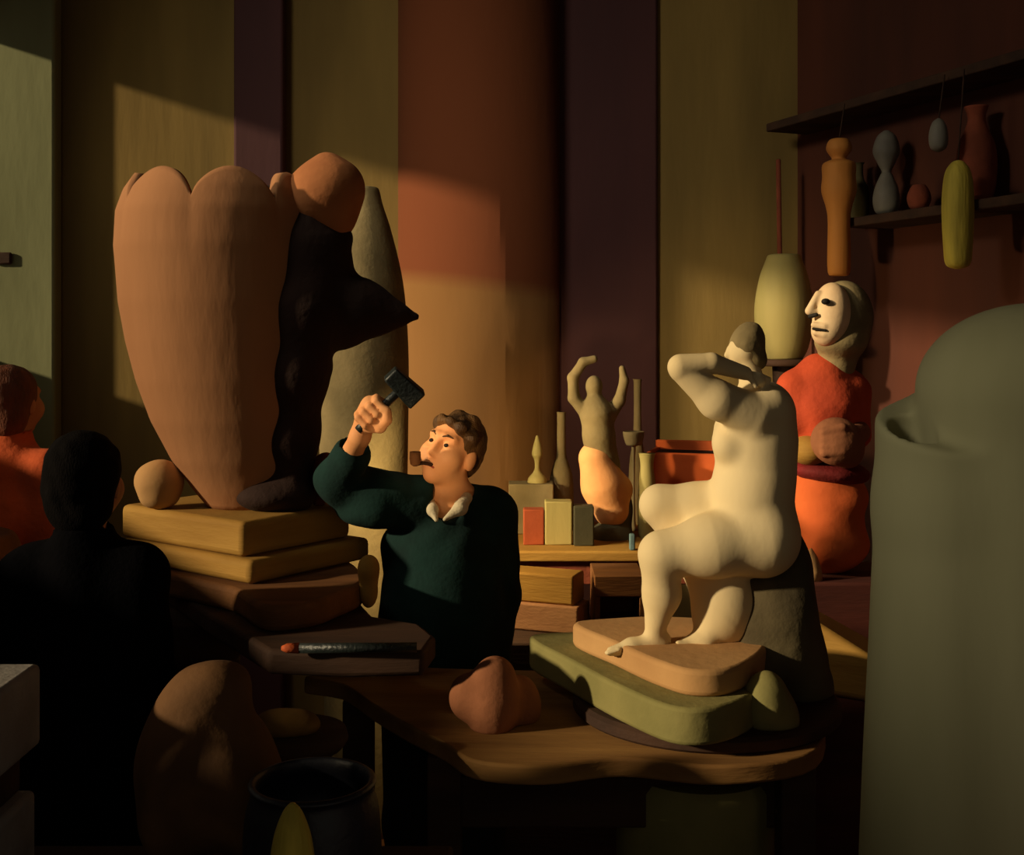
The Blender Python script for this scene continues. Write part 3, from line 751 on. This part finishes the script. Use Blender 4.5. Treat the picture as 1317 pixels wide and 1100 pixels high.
# orange tub
ty = 4.7
x0, x1 = (842-CX)/F*ty, (936-CX)/F*ty; zt = CZ-(572-HY)/F*ty; zr = zt-.035
tub = thing('terracotta_tub', ((x0+x1)/2, ty+.13, BZ), 'big square orange terracotta tub with dark open top behind the nude statue', 'tub')
def spin(g, a=R(-16)):
    cx_, cy_ = (x0+x1)/2, ty+.13; c_, s__ = math.cos(a), math.sin(a)
    return [(cx_+(v_[0]-cx_)*c_-(v_[1]-cy_)*s__, cy_+(v_[0]-cx_)*s__+(v_[1]-cy_)*c_, v_[2]) for v_ in g[0]], g[1]
w_ = .02; g = merge(box_geo(x0, x1, ty, ty+w_, BZ, zr), box_geo(x0, x0+w_, ty+w_, ty+.26-w_, BZ, zr), box_geo(x1-w_, x1, ty+w_, ty+.26-w_, BZ, zr), box_geo(x0+w_, x1-w_, ty+w_, ty+.26-w_, BZ, BZ+.03), box_geo(x0, x1, ty+.26-w_, ty+.26, BZ, zr+.03))
g = spin(g); link('body', g[0], g[1], orange, tub, None, False, .006)
g = box_geo(x0+w_, x1-w_, ty+w_, ty+.26-w_, zr-.05, zr-.01); g = spin(g); link('soil', g[0], g[1], dark_clay, tub, None, False)

# painted wooden figure
DY = 3.85; d = DY/F; DZ = 1.165
g = box_geo(.80, 1.36, 3.68, 4.03, 0, DZ)
tag(link('side_chest', g[0], g[1], mat('deep_red_wood', (90, 42, 30), (66, 32, 26), 4., (.5, 3, 3)), None, None, False, .01), 'tall deep red chest on which the painted figure stands', 'chest')
q = lambda px, py, o=0.: P(px, py, DY+o)
doll = thing('painted_figure', (q(1062, 0).x, DY+.02, DZ), 'painted carved figure with pale face, vermilion jacket and orange skirt', 'figure')
S = Sdf(); S.chain([q(1062, 690, .03), q(1062, 632, .03)], [50*d, 46*d], .04); S.ell(q(1062, 700, .03), (54*d, 52*d, 30*d), None, .03); S.ell(q(1085, 640), (30*d, 34*d, 24*d), None, .03)
sobj(S, 'skirt', orange, doll, .007, wob=.003, wf=22, zmin=DZ)
S = Sdf(); S.ell(q(1066, 606, .02), (52*d, 52*d, 17*d), Euler((0, R(6), 0)).to_matrix(), .02)
sobj(S, 'waistband', crimson, doll, .006, wob=.003, wf=40)
S = Sdf(); S.ell(q(1040, 578, -.03), (26*d, 36*d, 20*d), None, .02); S.ell(q(1068, 580, .04), (44*d, 30*d, 20*d), None, .02)
sobj(S, 'sash', yellow_wood, doll, .006, label='ochre sash')
S = Sdf(); S.chain([q(1056, 560, .03), q(1058, 520, .03), q(1055, 488, .03)], [44*d, 46*d, 34*d], .05)
S.cone(q(1022, 495, .02), 20*d, q(1092, 500, .03), 24*d, .04); S.cone(q(1098, 505, .02), 20*d, q(1104, 560), 16*d, .03); S.cone(q(1018, 500), 16*d, q(1020, 545, -.02), 15*d, .03)
sobj(S, 'jacket', red_cloth, doll, .006, wob=.004, wf=26)
S = Sdf(); S.ell(q(1076, 568, -.13), (32*d, 26*d, 30*d), Euler((0, R(15), 0)).to_matrix(), .02); S.ell(q(1090, 580, -.11), (20*d, 22*d, 22*d), None, .02)
for i in range(4): S.cone(q(1060, 556+9*i, -.17), 5.5*d, q(1084, 550+10*i, -.18), 5.5*d, .006)
S.cone(q(1095, 565, -.12), 14*d, q(1104, 556, -.03), 15*d, .02)
sobj(S, 'hands', clay_pink, doll, .005, label='folded brown hands')
hq = lambda px, py, o=0.: P(px, py, DY-.02+o)
S = Sdf(); S.ell(hq(1085, 408, .02), (37*d, 38*d, 47*d), None, .02); S.cone(hq(1084, 440, .03), 24*d, hq(1074, 475, .04), 24*d, .03); S.ell(hq(1080, 440), (30*d, 32*d, 18*d), None, .04)
sobj(S, 'head', rock_m, doll, .0045)
S = Sdf(); S.ell(hq(1070, 402, -.035), (24*d, 27*d, 38*d), None, .02)
S.ell(hq(1062, 428, -.035), (17*d, 22*d, 17*d), None, .03)
S.cone(hq(1052, 378, -.055), 4*d, hq(1041, 400, -.06), 5.5*d, .012); S.ball(hq(1047, 402, -.06), 4.5*d, .01)
S.cone(hq(1047, 418, -.07), 4*d, hq(1060, 420, -.085), 4*d, .008); S.cone(hq(1049, 428, -.065), 4*d, hq(1060, 430, -.08), 3.5*d, .008)
fc = sobj(S, 'face', face_m, doll, .0035, label='pale painted face')
S = Sdf(); S.ell(hq(1062, 388, -.100), (5.5*d, 5*d, 4*d), None, .005); sobj(S, 'eye', blackish, fc, .002)
S = Sdf(); S.cone(hq(1046, 423, -.078), 1.8*d, hq(1062, 425, -.095), 1.6*d, .003); sobj(S, 'mouth', blackish, fc, .0015)
S = Sdf(); S.cone(hq(1042, 407, -.063), 3*d, hq(1050, 405, -.078), 2.5*d, .003); sobj(S, 'nostril', blackish, fc, .0015)
# cone of plaster by the skirt
cp = P(1043, 705, 3.73); g = lathe_geo((cp.x, 3.73), [(.036, DZ), (.034, DZ+.03), (.02, DZ+.075), (.003, DZ+.1)], 28)
tag(link('plaster_cone', g[0], g[1], tan_plaster, None, (cp.x, 3.73, DZ)), 'small pale pointed plaster cone peeping out right of the statue\'s back', 'cone')
# pear jar on tall stand
PYY = 5.12; d = PYY/F
pz = CZ-(462-HY)*d
px_ = P(1008, 0, PYY).x
st2 = thing('plant_stand', (px_, PYY, 0), 'tall thin dark stand under the pale green jar, behind the bench', 'stand')
g = lathe_geo((px_, PYY), [(.12, pz-.03), (.13, pz-.025), (.13, pz-.005), (.12, pz)], 32); link('top', g[0], g[1], dark_wood, st2)
g = lathe_geo((px_, PYY), [(.05, .04), (.035, .3), (.03, 1.2), (.05, pz-.03)], 24); link('pole', g[0], g[1], dark_wood, st2)
g = box_geo(px_-.09, px_+.09, PYY-.09, PYY+.09, 0, .04); link('foot', g[0], g[1], dark_wood, st2, None, False, .006)
lathe('tall_jar', 1008, PYY, [(.08, 0), (.105, .05), (.125, .15), (.125, .25), (.105, .36), (.08, .43), (.07, .455), (.055, .46)], pear_m, 'pale green egg-shaped jar beside the painted face, left of it', 'jar', pz, n=48)

# ------------------------------------------------------------------ right: shelves on the slanted wall
def wpt(px):                                      # plan point of the shelf's front line seen at pixel column px
    k = (px-CX)/F; Y = (1.30-.13+.395*WY)/(k+.395); return k*Y, Y
SH = Vector((.395, -1)).normalized(); SN = Vector((-1, -.395)).normalized()   # along the wall to the camera, and out from it
def shelf(pxa, pxb, z, label, th=.04, dep=.26):
    A = Vector(wpt(pxa)); B_ = Vector(wpt(pxb))
    g = prism_geo([tuple(A), tuple(B_), tuple(B_-SN*dep), tuple(A-SN*dep)], z-th, z)
    o = link('wall_shelf', g[0], g[1], dark_wood, None, None, False, .006); tag(o, label, 'shelf', 'shelves on the right wall'); return o
ZU, ZL = 2.97, 2.455
shelf(985, 1420, ZU, 'upper dark shelf on the right wall, tools hanging below it')
shelf(1085, 1420, ZL, 'lower dark shelf on the right wall with grey bulb standing on it')
def on_shelf(px, dep):
    a = px
    for _ in range(6):
        p = Vector(wpt(a))-SN*dep; a += px-(CX+F*p.x/p.y)
    return p
def hang(name, px, ztop, prof, m, label, cat, group='objects hanging from the upper shelf', out=.05):
    """turned shape with a cord to the underside of the upper shelf; prof in metres below ztop"""
    p = on_shelf(px, -out)
    o = thing(name, (p.x, p.y, ztop), label, cat, group)
    pr = [(max(c.x, .001), ztop+c.y) for c in catmull([(r, z, 0) for r, z in prof], 5)]
    g = lathe_geo((p.x, p.y), pr, 28); link('body', g[0], g[1], m, o)
    g = tube_geo([Vector((p.x, p.y, ztop-.01)), Vector((p.x+SN.x*-.03, p.y+SN.y*-.03, ZU-.02))], [.003, .003], 6); link('cord', g[0], g[1], dark_wood, o)
    return o
def zat(px, py, out=.05):
    p = on_shelf(px, -out); return CZ-(py-HY)/F*p.y, p.y/F
z0, s_ = zat(1079, 178)
hang('wooden_paddle', 1079, z0, [(.01, -205*s_+32*s_), (14*s_, -172*s_), (14*s_, -110*s_), (16*s_, -90*s_), (22*s_, -68*s_), (21*s_, -50*s_), (21*s_, -34*s_), (14*s_, -29*s_), (9*s_, -26*s_), (16*s_, -14*s_), (12*s_, -2*s_), (.004, 0)], amber, 'amber-brown wooden paddle with round knob hanging above the painted face', 'paddle')
z0, s_ = zat(1232, 206)
hang('wooden_club', 1232, z0, [(.01, -140*s_), (15*s_, -134*s_), (18*s_, -110*s_), (20*s_, -60*s_), (17*s_, -20*s_), (9*s_, -4*s_), (.003, 0)], gourd_m, 'olive-yellow club hanging from the upper shelf at the right', 'club')
z0, s_ = zat(1207, 152)
hang('glazed_gourd', 1207, z0, [(.003, -44*s_), (10*s_, -38*s_), (12*s_, -22*s_), (8*s_, -6*s_), (.003, 0)], grey_bulb, 'small cool grey gourd hanging near the upper shelf', 'gourd')
def stand_on(name, px, prof, m, label, cat, dep=.1, z=ZL):
    p = on_shelf(px, dep); s = p.y/F
    pr = [(max(c.x, .001), z+c.y) for c in catmull([(r*s, h*s, 0) for r, h in prof], 5)]
    g = lathe_geo((p.x, p.y), pr, 28)
    return tag(link(name, g[0], g[1], m, None, (p.x, p.y, z)), label, cat, 'objects on the lower right shelf')
stand_on('bulb_vase', 1140, [(8, 0), (15, 8), (17, 22), (14, 38), (8, 52), (6, 58), (12, 70), (17, 84), (12, 102), (3, 110)], grey_bulb, 'grey bulb-shaped vase with round stopper on the lower shelf', 'vase')
stand_on('small_pot', 1182, [(8, 0), (13, 8), (15, 18), (12, 28), (8, 34)], clay_red, 'low rust-coloured pot on the lower shelf right of the grey bulb', 'pot')
stand_on('jug', 1256, [(14, 0), (21, 12), (25, 42), (23, 74), (14, 98), (11, 112), (15, 126)], clay_red, 'rust-brown jug on the lower shelf behind the hanging club', 'jug', .13)
stand_on('bottle', 1105, [(8, 0), (12, 8), (12, 40), (6, 56), (5, 72), (7, 76)], mat('dim_olive_glass', (84, 76, 48), None, 5.), 'short dim olive bottle on the lower shelf between paddle and bulb vase', 'bottle', .16)
# thin rod leaning behind the jar
g = tube_geo([Vector((P(1012, 0, 5.62).x, 5.62, 0)), P(1001, 205, 5.62)], [.013, .012], 10)
tag(link('wooden_rod', g[0], g[1], clay_red, None, None), 'thin reddish rod standing upright behind the pale green jar', 'rod')

# crate and ochre wedge right of the statue
g = box_geo(.81, 1.2, 3.17, 3.66, 0, .93)
tag(link('side_chest', g[0], g[1], mat('deep_red_wood', (90, 42, 30), (66, 32, 26), 4., (.5, 3, 3)), None, None, False, .01), 'low deep red chest with the ochre wedge on it, beside the grey-olive vessel', 'chest')
wp = [(.825, 3.32), (1.02, 3.2), (1.10, 3.34), (.87, 3.46)]
g = prism_geo(wp, .93, 1.1, [1.155, 1.04, 1.04, 1.155])
tag(link('wooden_wedge', g[0], g[1], yellow_wood, None, None, False, .02), 'bright ochre wedge on the low deep red chest right of the statue', 'wedge')

# ------------------------------------------------------------------ big grey-olive vessel, right foreground
GY = 2.0; d = GY/F
q = lambda px, py, o=0.: P(px, py, GY+o)
pb = .72
g = box_geo(.56, 1.22, 1.74, 2.36, 0, pb)
tag(link('plinth_block', g[0], g[1], dark_wood, None, None, False, .01), 'dark block on the floor beneath the big grey-olive vessel', 'block')
S = Sdf()
S.cone(q(1226, 1340, .02), 128*d, q(1222, 650, .02), 94*d, .05)
S.cone(q(1222, 650, .02), 94*d, q(1217, 490, .01), 87*d, .03)
th_ = R(19); pc = Vector((P(1180, 0, 1.98).x, 1.98, CZ-(556-HY)/F*1.98)); nn_ = Vector((0, -math.sin(th_), math.cos(th_)))
S.box(pc+nn_*.16, (.3, .3, .16), Euler((th_, 0, 0)).to_matrix(), .012, 'sub')
S.ell(q(1180, 556, -.005), (36*d, 42*d, 70*d), None, .006, 'sub')
S.cone(q(1312, 1340, .0), 122*d, q(1300, 520, .0), 105*d, .025)
S.ell(q(1320, 474, .02), (124*d, 112*d, 78*d), Euler((0, R(-14), 0)).to_matrix(), .08)
sobj(S, 'clay_vessel', olive_clay, None, .0055, origin=(q(1240, 0).x, GY, pb), wob=.002, wf=12, zmin=pb)
tag(bpy.data.objects['clay_vessel'], 'large grey-olive clay vessel with side mouth and tall rounded shoulder, right foreground', 'vessel')

# ------------------------------------------------------------------ left foreground, in the dark
fb = thing('low_bench', (-.62, 2.12, 0), 'dark low bench in the left foreground carrying pots and stones', 'bench')
FZ = .9
g = box_geo(-1.2, -.12, 1.8, 2.4, FZ-.05, FZ); link('top', g[0], g[1], dark_wood, fb, None, False, .01)
for lx in (-1.12, -.2):
    for ly in (1.88, 2.32):
        g = box_geo(lx-.04, lx+.04, ly-.04, ly+.04, 0, FZ-.05); link('leg', g[0], g[1], dark_wood, fb, None, False, .005)
S = Sdf(); s_ = 2.24/F
S.ell(P(262, 975, 2.24), (62*s_, .10, 118*s_), Euler((0, R(-10), 0)).to_matrix(), .05); S.ell(P(318, 1010, 2.24), (48*s_, .10, 100*s_), Euler((0, R(-18), 0)).to_matrix(), .06); S.ell(P(222, 1010, 2.22), (40*s_, .11, 100*s_), None, .06)
S.ell(P(290, 880, 2.24), (30*s_, .05, 26*s_), None, .06)
tag(sobj(S, 'clay_sack', mat('brown_sacking', (110, 76, 44), (82, 56, 34), 6.), None, .007, wob=.007, wf=30, zmin=FZ), 'slumped brown sack on the low bench beside the person in black', 'sack')
lathe('glazed_pot', 402, 2.02, [(.07, 0), (.1, .04), (.118, .14), (.115, .22), (.105, .262), (.11, .275), (.1, .28), (.095, .26), (.1, .2), (.02, .06)], navy, 'wide navy-black pot with open rim on the low bench', 'pot', FZ, n=64)
lathe('gourd', 376, 1.84, [(.012, 0), (.03, .03), (.036, .1), (.036, .2), (.030, .255), (.016, .295), (.004, .31)], gourd_m, 'olive-yellow gourd standing in front of the navy-black pot', 'gourd', FZ)
sx, sy, sz_ = -.48, 2.56, 1.08
stool = thing('stool', (sx, sy, 0), 'tall dark stool behind the low bench with an ochre lump on it', 'stool')
g = lathe_geo((sx, sy), [(.11, sz_-.035), (.12, sz_-.02), (.115, sz_)], 32); link('seat', g[0], g[1], dark_wood, stool)
for k in range(3):
    an = 2*math.pi*k/3+.5; g = tube_geo([Vector((sx+.13*math.cos(an), sy+.13*math.sin(an), 0)), Vector((sx+.07*math.cos(an), sy+.07*math.sin(an), sz_-.033))], [.014, .016], 10); link('leg', g[0], g[1], dark_wood, stool)
lump('clay_lump', 368, 932, 2.56, 44, 19, mat('ochre_clay', (150, 110, 50), (100, 74, 36), 6.), 'flat ochre lump on the tall dark stool behind the navy pot', 'clay lump', sz_, ryd=30)
g = box_geo(-1.12, -.905, 2.02, 2.22, FZ, 1.085)
tag(link('stone_block', g[0], g[1], grey_stone, None, None, False, .012), 'lowest grey stone block in the bottom left corner', 'block', 'stone blocks at the left')
g = box_geo(-1.12, -.93, 2.03, 2.21, 1.085, 1.17)
tag(link('wooden_block', g[0], g[1], dark_wood, None, None, False, .008), 'dark spacer between the two grey stone blocks at the left', 'block')
g = box_geo(-1.12, -.895, 2.02, 2.22, 1.17, 1.325)
tag(link('stone_block', g[0], g[1], grey_stone, None, None, False, .012), 'upper grey stone block at the left edge, on the dark spacer', 'block', 'stone blocks at the left')
lathe('barrel', 658.5-1500*1.69/3.4, 3.4, [(.22, 0), (.25, .2), (.29, .6), (.29, .9), (.26, 1.2), (.23, 1.345), (.18, 1.36)], brown_wood, 'brown barrel at the left edge behind the person in black', 'barrel', 0, n=48)

# ------------------------------------------------------------------ camera and light
cam = bpy.data.cameras.new('camera'); co = bpy.data.objects.new('camera', cam); COL.objects.link(co)
co.location = (0, 0, CZ); co.rotation_euler = (R(90), 0, 0)
cam.sensor_width = 36; cam.sensor_fit = 'HORIZONTAL'; cam.lens = 36*F/1317
cam.shift_y = -(550-HY)/1317
cam.clip_start = .05
scn.camera = co
def aim(o, t): o.rotation_euler = (Vector(t)-o.location).to_track_quat('-Z', 'Y').to_euler()
def lamp(kind, name, loc, target, energy, color, **kw):
    l = bpy.data.lights.new(name, kind); l.energy = energy; l.color = color
    for k, v_ in kw.items(): setattr(l, k, v_)
    o = bpy.data.objects.new(name, l); COL.objects.link(o); o.location = loc; aim(o, target); return o
sd = Vector((1, .36, -.33))
lamp('SUN', 'low_sun', (-6, -3, 5), Vector((-6, -3, 5))+sd, 3.5, (1, .80, .50), angle=R(2.5))
lamp('SPOT', 'vessel_fill', (-1.3, .7, 2.7), (.90, 2.0, 1.72), 100, (1, .92, .70), spot_size=R(30), spot_blend=1., shadow_soft_size=.25)  # added fill for the grey-olive vessel, no real lamp stands there
lamp('SPOT', 'work_lamp', (-.66, 3.84, 1.62), (.15, 4.4, 1.12), 64, (1, .74, .36), spot_size=R(108), spot_blend=.5, shadow_soft_size=.05)
lamp('AREA', 'wall_fill', (-2.1, 2.6, 4.1), (.9, 5.8, 2.3), 12, (1, .90, .68), shape='DISK', size=.8, spread=R(84))  # added fill for the back wall; the ceiling has no opening
lamp('SPOT', 'face_fill', (-.82, 1.2, 1.5), (-.22, 3.42, 1.62), 115, (1, .66, .34), spot_size=R(9), spot_blend=.8, shadow_soft_size=.04)  # added narrow fill to brighten the man's face, from out of view
w = bpy.data.worlds.new('world'); scn.world = w; w.use_nodes = True
bg = w.node_tree.nodes['Background']; bg.inputs['Color'].default_value = (.95, .85, .66, 1); bg.inputs['Strength'].default_value = .12
vs = scn.view_settings; vs.view_transform = 'Standard'; vs.look = 'None'; vs.gamma = 1; vs.exposure = 0; vs.use_curve_mapping = False
